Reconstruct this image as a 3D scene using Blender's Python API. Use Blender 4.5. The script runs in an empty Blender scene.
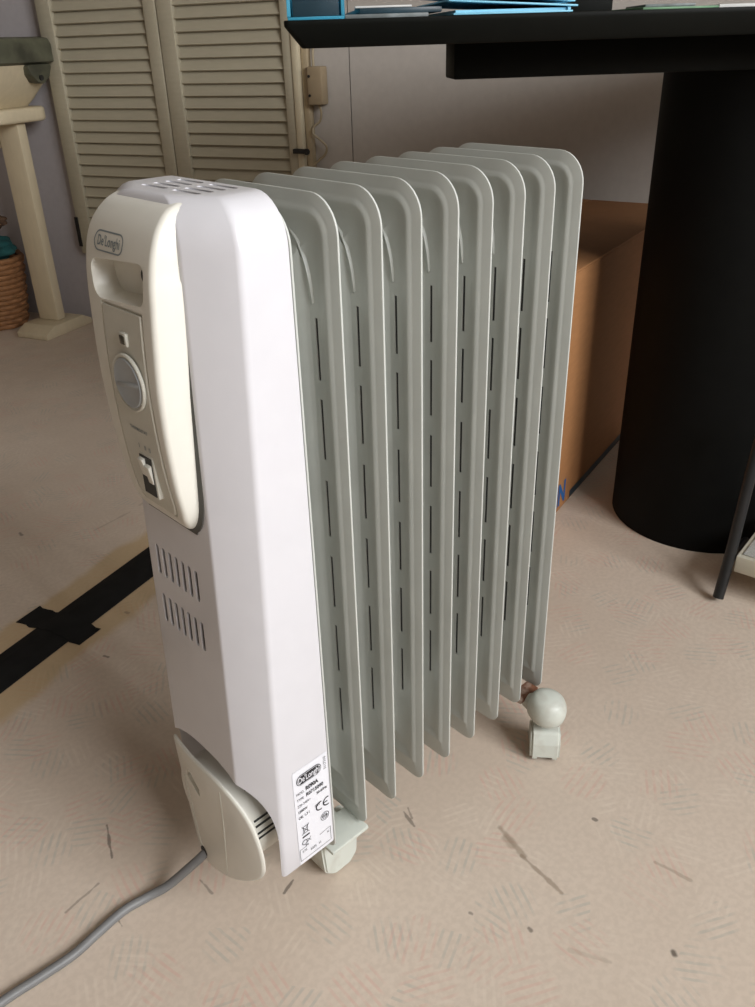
import bpy, bmesh, math, random
from mathutils import Vector, Matrix, noise
random.seed(7)
R_ = math.radians
SC = bpy.context.scene
COL = SC.collection

# ------------------------------------------------------------------ camera
def cam_basis(yaw, pit, rol):
    cy, sy, cp, sp = math.cos(yaw), math.sin(yaw), math.cos(pit), math.sin(pit)
    fw = Vector((cy*cp, sy*cp, -sp)); r = Vector((sy, -cy, 0)); u = r.cross(fw)
    r2 = math.cos(rol)*r + math.sin(rol)*u
    u2 = -math.sin(rol)*r + math.cos(rol)*u
    return fw, r2, u2
fw, rt, up = cam_basis(.8267, .5021, -.0318)
cam = bpy.data.objects.new('camera', bpy.data.cameras.new('camera'))
COL.objects.link(cam)
m = Matrix.Identity(4)
for i in range(3):
    m[i][0], m[i][1], m[i][2] = rt[i], up[i], -fw[i]
m[0][3], m[1][3], m[2][3] = -.3276, -.4278, .723
cam.matrix_world = m
cam.data.sensor_fit = 'HORIZONTAL'; cam.data.sensor_width = 36
cam.data.lens = 36*846/755
cam.data.clip_start = .02
SC.camera = cam

# ------------------------------------------------------------------ frames of reference
DA = R_(113)                                   # direction of the back wall
P0 = Vector((.74, 2.08, 0))
def frame(o, ang): return Matrix.Translation(Vector(o)) @ Matrix.Rotation(ang, 4, 'Z')
ROOM = frame(P0, DA)                           # (s along back wall, m out of the wall, z)
ID = Matrix.Identity(4)

# ------------------------------------------------------------------ world, light, exposure
w = bpy.data.worlds.new('world'); SC.world = w; w.use_nodes = True
bg = w.node_tree.nodes['Background']; bg.inputs[0].default_value = (.80, .88, 1, 1); bg.inputs[1].default_value = .6
WS, WM0, WM1, WZ0, WZ1 = -3.7, 1.32, 3.12, 1.0, 2.35      # window in the right-hand wall (room frame)
def area(name, loc, to, sx, sy, power, col):
    l = bpy.data.lights.new(name, 'AREA'); l.shape = 'RECTANGLE'; l.size = sx; l.size_y = sy; l.energy = power; l.color = col
    o = bpy.data.objects.new(name, l); COL.objects.link(o); o.location = loc
    o.rotation_euler = (Vector(to)-Vector(loc)).to_track_quat('-Z', 'Y').to_euler()
    return o
wl = area('window_daylight', ROOM @ Vector((WS-.28, (WM0+WM1)/2, (WZ0+WZ1)/2)), ROOM @ Vector((0, (WM0+WM1)/2, (WZ0+WZ1)/2)),
          WM1-WM0, WZ1-WZ0, 170, (.985, .99, 1.0))
vs = SC.view_settings
vs.view_transform = 'Standard'; vs.look = 'None'; vs.gamma = 1; vs.use_curve_mapping = False
vs.exposure = -.3

# ------------------------------------------------------------------ materials
def new_mat(name):
    mt = bpy.data.materials.new(name); mt.use_nodes = True
    return mt, mt.node_tree, mt.node_tree.nodes['Principled BSDF']
def mat(name, col, rough=.5, var=.06, scale=30, bump=0, metal=0, coat=0, spec=.5, stretch=None, dirt=None, dirt_scale=8, dirt_amt=.5):
    mt, nt, b = new_mat(name); N = nt.nodes; Lk = nt.links
    tc = N.new('ShaderNodeTexCoord'); src = tc.outputs['Object']
    if stretch:
        mp = N.new('ShaderNodeMapping'); mp.inputs['Scale'].default_value = stretch; Lk.new(src, mp.inputs[0]); src = mp.outputs[0]
    nz = N.new('ShaderNodeTexNoise'); nz.inputs['Scale'].default_value = scale; nz.inputs['Detail'].default_value = 4
    Lk.new(src, nz.inputs['Vector'])
    cr = N.new('ShaderNodeValToRGB')
    cr.color_ramp.elements[0].position = .3; cr.color_ramp.elements[1].position = .7
    cr.color_ramp.elements[0].color = [max(0, c*(1-var)) for c in col]+[1]
    cr.color_ramp.elements[1].color = [min(1, c*(1+var)) for c in col]+[1]
    Lk.new(nz.outputs['Fac'], cr.inputs[0]); out = cr.outputs[0]
    if dirt:
        n2 = N.new('ShaderNodeTexNoise'); n2.inputs['Scale'].default_value = dirt_scale; n2.inputs['Detail'].default_value = 6
        Lk.new(src, n2.inputs['Vector'])
        r2 = N.new('ShaderNodeMapRange'); r2.inputs[1].default_value = .52; r2.inputs[2].default_value = .72; r2.inputs[4].default_value = dirt_amt
        Lk.new(n2.outputs['Fac'], r2.inputs[0])
        mx = N.new('ShaderNodeMix'); mx.data_type = 'RGBA'; mx.inputs[7].default_value = (*dirt, 1)
        Lk.new(r2.outputs[0], mx.inputs[0]); Lk.new(out, mx.inputs[6]); out = mx.outputs[2]
    Lk.new(out, b.inputs['Base Color'])
    b.inputs['Roughness'].default_value = rough; b.inputs['Metallic'].default_value = metal
    b.inputs['Coat Weight'].default_value = coat; b.inputs['Specular IOR Level'].default_value = spec
    if bump:
        bp = N.new('ShaderNodeBump'); bp.inputs['Strength'].default_value = bump; bp.inputs['Distance'].default_value = .002
        Lk.new(nz.outputs['Fac'], bp.inputs['Height']); Lk.new(bp.outputs[0], b.inputs['Normal'])
    return mt

M = {}
M['housing'] = mat('housing_white_plastic', (.66, .655, .685), .28, .015, 40, spec=.5)
M['cream'] = mat('cream_plastic', (.75, .735, .665), .33, .015, 60, .03)
M['strip'] = mat('control_strip_plastic', (.60, .59, .52), .45, .02, 80)
M['fin'] = mat('fin_grey_green_enamel', (.54, .56, .525), .36, .03, 20, dirt=(.43, .44, .40), dirt_scale=14, dirt_amt=.25)
M['dial'] = mat('dial_grey', (.36, .39, .41), .3, .03, 60)
M['dark'] = mat('dark_plastic_and_shade', (.02, .02, .018), .5, .1, 50)  # dark parts, and the painted shade in fin slots and vents
M['lens'] = mat('indicator_lens', (.05, .045, .03), .15, .05, 50)
M['logo_grey'] = mat('logo_print_grey', (.22, .26, .28), .5, .05, 90)
M['print'] = mat('label_print_black', (.015, .015, .02), .6, .05, 90)
M['sticker'] = mat('sticker_paper', (.80, .81, .86), .4, .01, 60)
M['caster'] = mat('caster_plastic', (.62, .65, .59), .42, .03, 30, dirt=(.30, .24, .18), dirt_scale=30, dirt_amt=.5)
M['rust'] = mat('rusty_metal', (.20, .085, .045), .8, .35, 120, .3, dirt=(.45, .40, .34), dirt_scale=60, dirt_amt=.8)
M['cord'] = mat('grey_cord', (.20, .20, .20), .45, .06, 60)
M['black_laminate'] = mat('black_table_laminate', (.005, .0056, .0045), .55, .1, 40, spec=.12)
M['black_tube'] = mat('black_column_paint', (.0045, .0048, .0045), .6, .1, 40, spec=.1)
M['wall'] = mat('painted_wall', (.50, .465, .425), .8, .03, 60, .08)
M['wall_l'] = mat('lavender_white_wall', (.47, .44, .45), .8, .03, 60, .08)
M['louver'] = mat('cream_louver_paint', (.43, .39, .29), .5, .04, 25, stretch=(1, 1, 6))
M['trim'] = mat('cream_trim_paint', (.60, .53, .38), .5, .04, 25)
M['trim_dark'] = mat('tan_door_edge', (.42, .34, .22), .6, .06, 30)
M['adapter'] = mat('tan_adapter_plastic', (.33, .255, .16), .5, .05, 40)
M['adapter_cord'] = mat('tan_cord', (.36, .295, .19), .5, .05, 40)
M['iron'] = mat('black_iron', (.012, .012, .012), .5, .1, 60)
M['stand'] = mat('cream_stand_paint', (.64, .55, .385), .5, .04, 20, stretch=(4, 4, 1))
M['olive'] = mat('olive_dark_lid', (.10, .10, .065), .55, .3, 18, dirt=(.03, .03, .02), dirt_scale=12, dirt_amt=.8)
M['wicker'] = mat('wicker', (.30, .14, .055), .7, .25, 70, .4)
M['teal'] = mat('teal_cloth', (.012, .085, .085), .85, .2, 40, .3)
M['brown'] = mat('brown_cloth', (.10, .055, .03), .85, .2, 40, .3)
M['carton'] = mat('brown_cardboard', (.40, .185, .07), .8, .05, 30, .06, stretch=(1, 1, 5))
M['blue_print'] = mat('blue_box_print', (.012, .11, .33), .7, .05, 60)
M['foot_cream'] = mat('footrest_cream_plastic', (.66, .63, .52), .5, .04, 40)
M['foot_tread'] = mat('footrest_grey_tread', (.50, .50, .47), .8, .2, 400, .5)
M['rubber'] = mat('black_rubber_metal', (.012, .013, .014), .35, .1, 60)
M['tape'] = mat('black_gaffer_tape', (.010, .010, .010), .75, .25, 40, .2, spec=.2)
M['sky_blue'] = mat('light_blue_card', (.22, .56, .74), .5, .04, 40)
M['cyan'] = mat('cyan_plastic', (.04, .28, .42), .4, .05, 40)
M['navy'] = mat('dark_teal_cover', (.012, .035, .05), .4, .2, 40)
M['paper'] = mat('white_paper', (.62, .62, .60), .7, .03, 50)
M['grey_paper'] = mat('grey_magazine', (.16, .18, .18), .5, .35, 60)
M['green_paper'] = mat('green_leaflet', (.10, .22, .11), .5, .3, 50)
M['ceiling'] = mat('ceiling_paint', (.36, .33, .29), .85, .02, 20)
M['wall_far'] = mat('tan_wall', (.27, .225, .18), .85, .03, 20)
M['gap_shade'] = mat('gap_shade_grey', (.10, .10, .09), .7, .05, 40)  # grey that paints the shaded gap round the control panel
M['window_frame'] = mat('window_frame_white', (.75, .75, .74), .4, .02, 20)

def floor_material():
    mt, nt, b = new_mat('beige_hatched_linoleum'); N = nt.nodes; Lk = nt.links
    def math_(op, a, c=None, clamp=False):
        n = N.new('ShaderNodeMath'); n.operation = op; n.use_clamp = clamp
        for k, v in ((0, a), (1, c)):
            if v is None: continue
            if isinstance(v, (int, float)): n.inputs[k].default_value = v
            else: Lk.new(v, n.inputs[k])
        return n.outputs[0]
    def vec(op, a, c=None, sc=None):
        n = N.new('ShaderNodeVectorMath'); n.operation = op
        for k, v in ((0, a), (1, c)):
            if v is None: continue
            if isinstance(v, (tuple, list)): n.inputs[k].default_value = v
            else: Lk.new(v, n.inputs[k])
        if sc is not None: Lk.new(sc, n.inputs['Scale'])
        return n.outputs['Value'] if op in ('DOT_PRODUCT', 'LENGTH', 'DISTANCE') else n.outputs[0]
    def mix(f, a, c):
        n = N.new('ShaderNodeMix'); n.data_type = 'RGBA'
        if isinstance(f, (int, float)): n.inputs[0].default_value = f
        else: Lk.new(f, n.inputs[0])
        for k, v in ((6, a), (7, c)):
            if isinstance(v, tuple): n.inputs[k].default_value = (*v, 1)
            else: Lk.new(v, n.inputs[k])
        return n.outputs[2]
    def rng(v, a, c, o0=0., o1=1.):
        n = N.new('ShaderNodeMapRange'); n.inputs[1].default_value = a; n.inputs[2].default_value = c
        n.inputs[3].default_value = o0; n.inputs[4].default_value = o1; n.interpolation_type = 'SMOOTHSTEP'
        Lk.new(v, n.inputs[0]); return n.outputs[0]
    def noise_(scale, detail=4, v=None):
        n = N.new('ShaderNodeTexNoise'); n.inputs['Scale'].default_value = scale; n.inputs['Detail'].default_value = detail
        Lk.new(v or P, n.inputs['Vector']); return n.outputs['Fac']
    geo = N.new('ShaderNodeNewGeometry'); P = geo.outputs['Position']
    col = mix(rng(noise_(2.2, 5), .35, .65), (.62, .515, .42), (.685, .58, .48))
    col = mix(rng(noise_(160, 3), .35, .65, 0, .35), col, (.545, .45, .365))
    # patches of short strokes, each patch turned its own way
    for k, (sc, cA, amt, off) in enumerate(((19, (.38, .40, .36), .38, 0.), (17, (.66, .37, .30), .36, 3.7), (21, (.78, .69, .58), .26, 8.1))):
        pv = vec('ADD', P, (off, off*.7, 0))
        vo = N.new('ShaderNodeTexVoronoi'); vo.voronoi_dimensions = '2D'; vo.inputs['Scale'].default_value = sc; Lk.new(pv, vo.inputs['Vector'])
        sep = N.new('ShaderNodeSeparateColor'); Lk.new(vo.outputs['Color'], sep.inputs[0])
        rot = N.new('ShaderNodeVectorRotate'); rot.rotation_type = 'Z_AXIS'; Lk.new(pv, rot.inputs['Vector'])
        Lk.new(math_('MULTIPLY', sep.outputs[0], 6.28), rot.inputs['Angle'])
        wv = N.new('ShaderNodeTexWave'); wv.inputs['Scale'].default_value = 40; wv.inputs['Distortion'].default_value = .7
        wv.inputs['Detail'].default_value = 1; Lk.new(rot.outputs[0], wv.inputs['Vector'])
        stroke = rng(wv.outputs['Fac'], .55, .9)
        inside = rng(vo.outputs['Distance'], .50, .34)
        some = rng(sep.outputs[1], .52, .60)
        mk = math_('MULTIPLY', math_('MULTIPLY', stroke, inside), math_('MULTIPLY', some, amt))
        mk = math_('MULTIPLY', mk, rng(noise_(60, 2, pv), .30, .6))
        col = mix(mk, col, cA)
    def seg(x0, y0, x1, y1):
        A = (x0, y0, 0); AB = (x1-x0, y1-y0, 0); L2 = AB[0]**2+AB[1]**2+1e-9
        d = vec('SUBTRACT', P, A)
        t = math_('DIVIDE', vec('DOT_PRODUCT', d, AB), L2, True)
        n = N.new('ShaderNodeVectorMath'); n.operation = 'SCALE'; n.inputs[0].default_value = AB; Lk.new(t, n.inputs['Scale'])
        return vec('LENGTH', vec('SUBTRACT', d, n.outputs[0]))
    # yellowed glue residue along the taped strip
    dl = seg(-.9, .282, 1.2, 1.024)
    dl = math_('ADD', dl, math_('MULTIPLY', math_('SUBTRACT', noise_(9, 3), .5), .05))
    col = mix(math_('MULTIPLY', rng(dl, .082, .062), .62), col, (.52, .36, .16))
    # scuffs and stains that are on the lino itself
    wob = math_('MULTIPLY', math_('SUBTRACT', noise_(70, 3), .5), .006)
    for x0, y0, x1, y1, wd, st, c in SCUFFS:
        dd = math_('ADD', seg(x0, y0, x1, y1), wob)
        col = mix(math_('MULTIPLY', rng(dd, wd, wd*.3), st), col, c)
    col = mix(rng(noise_(1.3, 6), .55, .75, 0, .25), col, (.42, .34, .26))
    Lk.new(col, b.inputs['Base Color'])
    Lk.new(rng(noise_(14, 4), .3, .7, .42, .6), b.inputs['Roughness'])
    b.inputs['Specular IOR Level'].default_value = .35
    bp = N.new('ShaderNodeBump'); bp.inputs['Strength'].default_value = .06; bp.inputs['Distance'].default_value = .001
    Lk.new(noise_(220, 2), bp.inputs['Height']); Lk.new(bp.outputs[0], b.inputs['Normal'])
    return mt

def at(px, py, z=0.0):
    d = fw + rt*((px-377.5)/846) - up*((py-503.5)/846)
    o = cam.matrix_world.translation
    return o + d*((z-o.z)/d.z)
DK, BR = (.10, .08, .065), (.27, .20, .14)
SCUFFS = []
for x0, y0, x1, y1, wd, st, c in [(107, 825, 112, 858, .0022, .7, DK), (66, 912, 98, 884, .002, .45, DK), (284, 893, 293, 880, .002, .7, DK),
        (500, 828, 524, 856, .0045, .55, BR), (522, 856, 562, 893, .003, .6, BR), (505, 838, 512, 846, .006, .4, BR), (404, 812, 414, 826, .002, .6, DK),
        (408, 808, 412, 818, .002, .5, DK), (673, 952, 674, 954, .0038, .9, DK), (529, 928, 531, 930, .003, .7, DK), (655, 862, 690, 880, .0025, .4, BR),
        (470, 913, 472, 914, .0025, .6, DK), (594, 819, 596, 820, .0022, .7, DK), (104, 656, 108, 657, .003, .7, DK), (125, 612, 128, 613, .003, .6, BR),
        (200, 880, 212, 893, .002, .5, DK), (20, 533, 22, 535, .004, .6, DK), (95, 530, 130, 512, .003, .35, BR), (570, 950, 610, 962, .003, .25, BR),
        (140, 505, 150, 498, .004, .3, BR), (118, 920, 122, 926, .0018, .6, DK)]:
    a, b_ = at(x0, y0), at(x1, y1)
    SCUFFS.append((a.x, a.y, b_.x, b_.y, wd, st, c))
M['floor'] = floor_material()

# ------------------------------------------------------------------ mesh helpers
class B:
    def __init__(s, T=ID): s.v = []; s.f = []; s.T = T
    def add(s, vs_, fs):
        o = len(s.v); s.v += [Vector(p) for p in vs_]; s.f += [[i+o for i in f] for f in fs]; return s
    def box(s, x0, x1, y0, y1, z0, z1):
        return s.add([(x, y, z) for z in (z0, z1) for y in (y0, y1) for x in (x0, x1)],
                     [(0, 2, 3, 1), (4, 5, 7, 6), (0, 1, 5, 4), (2, 6, 7, 3), (0, 4, 6, 2), (1, 3, 7, 5)])
    def mbox(s, mtx, sx, sy, sz):
        o = len(s.v); s.box(-sx/2, sx/2, -sy/2, sy/2, -sz/2, sz/2)
        for i in range(o, len(s.v)): s.v[i] = mtx @ s.v[i]
        return s
    def loft(s, loops, cap0=True, cap1=True):
        n = len(loops[0]); o = len(s.v)
        for l in loops: s.v += [Vector(p) for p in l]
        for k in range(len(loops)-1):
            for i in range(n):
                j = (i+1) % n
                s.f.append([o+k*n+i, o+k*n+j, o+(k+1)*n+j, o+(k+1)*n+i])
        if cap0: s.f.append([o+i for i in range(n)][::-1])
        if cap1: s.f.append([o+(len(loops)-1)*n+i for i in range(n)])
        return s
    def prism(s, poly, fn, a, b):
        """poly: 2-D outline; fn(p, q, h) -> 3-D; extruded from h=a to h=b"""
        return s.loft([[fn(p, q, h) for p, q in poly] for h in (a, b)])
    def tube(s, pts, r, seg=10):
        pts = [Vector(p) for p in pts]; loops = []; prev = None
        for i, p in enumerate(pts):
            t = (pts[min(i+1, len(pts)-1)]-pts[max(i-1, 0)]).normalized()
            if prev is None:
                a = t.cross(Vector((0, 0, 1)));
                if a.length < 1e-3: a = t.cross(Vector((1, 0, 0)))
            else: a = prev - t*prev.dot(t)
            a.normalize(); prev = a; c = t.cross(a)
            rr = r[i] if isinstance(r, (list, tuple)) else r
            loops.append([p+(a*math.cos(2*math.pi*k/seg)+c*math.sin(2*math.pi*k/seg))*rr for k in range(seg)])
        return s.loft(loops)
    def lathe(s, prof, mtx=ID, seg=32):
        return s.loft([[mtx @ Vector((r*math.cos(2*math.pi*k/seg), r*math.sin(2*math.pi*k/seg), z)) for k in range(seg)] for r, z in prof])
    def mesh(s, name):
        me = bpy.data.meshes.new(name); me.from_pydata([s.T @ p for p in s.v], [], s.f); me.update()
        bm = bmesh.new(); bm.from_mesh(me); bmesh.ops.remove_doubles(bm, verts=bm.verts, dist=1e-6)
        bmesh.ops.recalc_face_normals(bm, faces=bm.faces); bm.to_mesh(me); bm.free(); return me
    def build(s, name, m_, parent=None, bevel=0, seg=2, angle=35):
        me = s.mesh(name)
        if bevel:
            bm = bmesh.new(); bm.from_mesh(me)
            es = [e for e in bm.edges if len(e.link_faces) == 2 and e.calc_face_angle(0) > R_(40)]
            bmesh.ops.bevel(bm, geom=es, offset=bevel, segments=seg, affect='EDGES', profile=.5, clamp_overlap=True)
            bm.to_mesh(me); bm.free()
        return link(name, me, m_, parent, angle)
def finish(me, m_, angle=35):
    me.materials.clear(); me.materials.append(M[m_] if isinstance(m_, str) else m_)
    me.polygons.foreach_set('use_smooth', [True]*len(me.polygons)); me.set_sharp_from_angle(angle=R_(angle)); me.update()
def link(name, me, m_, parent=None, angle=35):
    finish(me, m_, angle); return inst(name, me, parent)
def inst(name, me, parent=None, mtx=None):
    o = bpy.data.objects.new(name, me); COL.objects.link(o)
    if parent is not None: adopt(o, parent)
    if mtx is not None: o.matrix_basis = mtx
    return o
WORLD = {}
def adopt(o, parent):
    o.parent = parent; base = WORLD.get(parent.name, Vector())
    o.matrix_parent_inverse = Matrix.Translation(-base); WORLD[o.name] = Vector()
def tag(o, label=None, cat=None, group=None, kind=None):
    if label: o['label'] = label
    if cat: o['category'] = cat
    if group: o['group'] = group
    if kind: o['kind'] = kind
    return o
def thing(name, loc, label, cat, group=None, kind=None):
    o = bpy.data.objects.new(name, None); COL.objects.link(o); o.location = loc; o.empty_display_size = .05
    WORLD[o.name] = Vector(loc); return tag(o, label, cat, group, kind)
def boolean(me, cutter_builders):
    a = bpy.data.objects.new('tmp_a', me); COL.objects.link(a); tmp = [a]
    for cb in cutter_builders:
        c = bpy.data.objects.new('tmp_c', cb.mesh('tmp_c')); COL.objects.link(c); tmp.append(c)
        md = a.modifiers.new('b', 'BOOLEAN'); md.operation = 'DIFFERENCE'; md.solver = 'EXACT'; md.object = c
    dg = bpy.context.evaluated_depsgraph_get(); dg.update()
    out = bpy.data.meshes.new_from_object(a.evaluated_get(dg))
    for o in tmp: bpy.data.objects.remove(o, do_unlink=True)
    return out
def fillet(pts, rad, n=5):
    """round the corners of a 2-D polygon, n+1 points a corner"""
    out = []; k = len(pts)
    for i in range(k):
        p = Vector(pts[i]); a = Vector(pts[i-1])-p; b = Vector(pts[(i+1) % k])-p
        r = rad[i] if isinstance(rad, (list, tuple)) else rad
        al, bl = a.length, b.length; a.normalize(); b.normalize()
        ang = a.angle(b); t = min(r/math.tan(ang/2), al*.48, bl*.48); rr = t*math.tan(ang/2)
        bis = (a+b).normalized(); c = p+bis*(rr/math.sin(ang/2)); s0 = p+a*t-c; s1 = p+b*t-c
        tot = s0.angle(s1); cr = s0.x*s1.y-s0.y*s1.x; sg = 1 if cr > 0 else -1
        for q in range(n+1):
            th = sg*tot*q/n; out.append((c.x+s0.x*math.cos(th)-s0.y*math.sin(th), c.y+s0.x*math.sin(th)+s0.y*math.cos(th)))
    return out
def smooth(pts, n=6):
    out = []; P = [Vector(p) for p in pts]
    for i in range(len(P)-1):
        p0, p1, p2, p3 = P[max(i-1, 0)], P[i], P[i+1], P[min(i+2, len(P)-1)]
        for k in range(n):
            t = k/n
            out.append(.5*((2*p1)+(p2-p0)*t+(2*p0-5*p1+4*p2-p3)*t*t+(3*p1-p0-3*p2+p3)*t**3))
    return out+[P[-1]]
def text_mesh(body, size, fn, bold=0, align='CENTER', squeeze=1.0):
    cu = bpy.data.curves.new('txt', 'FONT'); cu.body = body; cu.size = size; cu.align_x = align; cu.align_y = 'CENTER'
    cu.offset = bold; cu.resolution_u = 3
    o = bpy.data.objects.new('txt', cu); COL.objects.link(o)
    dg = bpy.context.evaluated_depsgraph_get(); dg.update()
    me = bpy.data.meshes.new_from_object(o.evaluated_get(dg)); bpy.data.objects.remove(o, do_unlink=True)
    vs_ = [fn(v.co.x*squeeze, v.co.y) for v in me.vertices]; fs = [list(p.vertices) for p in me.polygons]
    return vs_, fs
def flat(name, parts, m_, parent, label=None):
    b = B()
    for vs_, fs in parts: b.add(vs_, fs)
    me = bpy.data.meshes.new(name); me.from_pydata(b.v, [], b.f); me.update()
    o = link(name, me, m_, parent)
    if label: o['label'] = label
    return o
def ring2d(outer, inner, fn):
    n = len(outer); return [fn(*p) for p in outer]+[fn(*p) for p in inner], [(i, (i+1) % n, n+(i+1) % n, n+i) for i in range(n)]

# ================================================================== THE ROOM
H = 2.5; S0, S1, MM = -3.7, 1.3, 4.6
def struct(o, label=None, cat=None): return tag(o, label, cat, kind='structure')
struct(B(ROOM).box(S0-.15, S1+.1, -.1, MM+.1, -.06, 0).build('floor', 'floor'), 'beige linoleum floor with faint hatched strokes and scuffs', 'floor')
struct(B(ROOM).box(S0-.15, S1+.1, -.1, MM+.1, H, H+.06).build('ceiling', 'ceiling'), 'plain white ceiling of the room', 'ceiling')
wb = thing('wall_back', ROOM @ Vector((-1, 0, 0)), 'pale panelled back wall behind the table and louvred doors', 'wall', kind='structure')
B(ROOM).box(S0-.15, S1+.1, -.1, -.012, 0, H).build('wall_core', 'dark', wb)
B(ROOM).box(-.848, S1+.1, -.012, 0, .0, H).build('wall_panel', 'wall_l', wb)
B(ROOM).box(-.9655, -.850, -.012, 0, 0, H).build('wall_panel', 'wall', wb)
B(ROOM).box(S0-.02, -.9685, -.012, 0, 0, H).build('wall_panel', 'wall', wb)
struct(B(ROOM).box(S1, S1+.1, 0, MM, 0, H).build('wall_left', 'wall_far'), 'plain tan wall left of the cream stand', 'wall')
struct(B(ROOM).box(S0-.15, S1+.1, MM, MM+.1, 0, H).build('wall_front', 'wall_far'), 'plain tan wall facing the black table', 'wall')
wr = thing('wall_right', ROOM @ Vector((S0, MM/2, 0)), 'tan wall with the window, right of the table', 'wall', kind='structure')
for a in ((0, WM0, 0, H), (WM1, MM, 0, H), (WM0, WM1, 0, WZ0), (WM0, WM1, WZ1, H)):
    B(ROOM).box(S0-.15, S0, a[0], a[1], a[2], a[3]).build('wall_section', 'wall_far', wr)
wn = thing('window_1', ROOM @ Vector((S0-.08, (WM0+WM1)/2, WZ0)), 'white framed window letting in daylight from the right', 'window', kind='structure')
bb = B(ROOM)
for a in ((WM0, WM0+.05, WZ0, WZ1), (WM1-.05, WM1, WZ0, WZ1), (WM0, WM1, WZ0, WZ0+.05), (WM0, WM1, WZ1-.05, WZ1)):
    bb.box(S0-.11, S0-.05, *a)
bb.build('window_frame', 'window_frame', wn)
B(ROOM).box(S0-.11, S0-.05, (WM0+WM1)/2-.025, (WM0+WM1)/2+.025, WZ0+.05, WZ1-.05).build('mullion', 'window_frame', wn)

# louvred cupboard doors -------------------------------------------------
def louvre_door(name, s_hi, s_lo, stile_hi, stile_lo, label):
    z0, z1 = .205, 2.0
    d = thing(name, ROOM @ Vector(((s_hi+s_lo)/2, .015, z0)), label, 'door', kind='structure')
    B(ROOM).box(s_hi-stile_hi, s_hi, .002, .028, z0, z1).build('stile', 'louver', d, .003)
    B(ROOM).box(s_lo, s_lo+stile_lo, .002, .028, z0, z1).build('stile', 'louver', d, .003)
    a, b = s_lo+stile_lo, s_hi-stile_hi
    B(ROOM).box(a, b, .004, .026, z0, z0+.075).build('rail', 'louver', d, .002)
    B(ROOM).box(a, b, .004, .026, z1-.075, z1).build('rail', 'louver', d, .002)
    p = .0278; n = int((z1-.075-z0-.075)/p)
    me = B().mbox(Matrix.Rotation(R_(24), 4, 'X'), b-a-.0006, .0055, .0335).mesh('slat'); finish(me, 'louver')
    for k in range(n):
        inst('slat', me, d, ROOM @ Matrix.Translation(((a+b)/2, .0145, z0+.075+.013+p*k)))
    return d
d1 = louvre_door('door_1', -.106, -.4725, .045, .036, 'cream louvred cupboard door left, next to the cream stand')
d2 = louvre_door('door_2', -.4755, -.834, .044, .024, 'cream louvred cupboard door right, next to the wall adapter')
hg = B(ROOM).box(-.114, -.1035, .004, .031, .225, .305).build('hinge', 'iron', d1)
t1 = B(ROOM).box(-.852, -.8345, 0, .032, 0, 2.1).build('trim_1', 'trim', None, .004); struct(t1, 'cream vertical door post beside the louvred doors', 'trim')
t2 = B(ROOM).box(-.8705, -.8525, 0, .020, 0, 2.1).build('trim_2', 'trim_dark', None, .004); struct(t2, 'tan strip beside the cream door post', 'trim')
lt = thing('door_latch', ROOM @ Vector((-.845, .03, .49)), 'small black latch on the cream door post', 'latch')
B(ROOM).box(-.868, -.826, .0325, .040, .486, .497).build('latch_bar', 'iron', lt, .002)
B(ROOM).lathe([(.0, .0), (.007, 0), (.007, .006), (0, .007)], Matrix.Translation((-.866, .0395, .4915)) @ Matrix.Rotation(-math.pi/2, 4, 'X'), 14).build('latch_knob', 'iron', lt)

ad = thing('power_adapter', ROOM @ Vector((-.882, .02, .59)), 'tan plastic power adapter hanging on the wall by its wavy cord', 'adapter')
B(ROOM).box(-.912, -.874, .003, .036, .592, .672).build('adapter_body', 'adapter', ad, .004)
B(ROOM).box(-.8735, -.8675, .006, .030, .594, .670).build('adapter_flange', 'adapter', ad, .002)
bq = B(ROOM); bq2 = B(ROOM)
bq.lathe([(0, 0), (.003, 0), (.003, .002), (0, .002)], Matrix.Translation((-.880, .0355, .652)) @ Matrix.Rotation(-math.pi/2, 4, 'X'), 10)
bq2.lathe([(0, 0), (.003, 0), (.003, .002), (0, .002)], Matrix.Translation((-.880, .0355, .612)) @ Matrix.Rotation(-math.pi/2, 4, 'X'), 10)
bq.build('adapter_screw', 'iron', ad); bq2.build('adapter_screw', 'iron', ad)
B(ROOM).tube(smooth([(-.884, .018, .670), (-.8845, .018, .70), (-.888, .012, .74), (-.889, .01, .80), (-.889, .008, 1.0)]), .0032, 8).build('cord', 'adapter_cord', ad)
B(ROOM).tube(smooth([(-.893, .018, .594), (-.898, .018, .575), (-.892, .016, .556), (-.879, .022, .545), (-.878, .026, .53), (-.893, .018, .515), (-.905, .014, .50), (-.900, .014, .483), (-.884, .016, .47), (-.872, .024, .455), (-.884, .018, .44), (-.886, .012, .36), (-.886, .01, .02)]), .0028, 8).build('cord', 'adapter_cord', ad)

# ================================================================== THE HEATER
W, ZB, HT, PITCH = .150, .062, .637, .039
heater = thing('oil_heater', (.12, .075, 0), 'white oil-filled radiator heater with grey-green fins on casters', 'heater')

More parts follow.
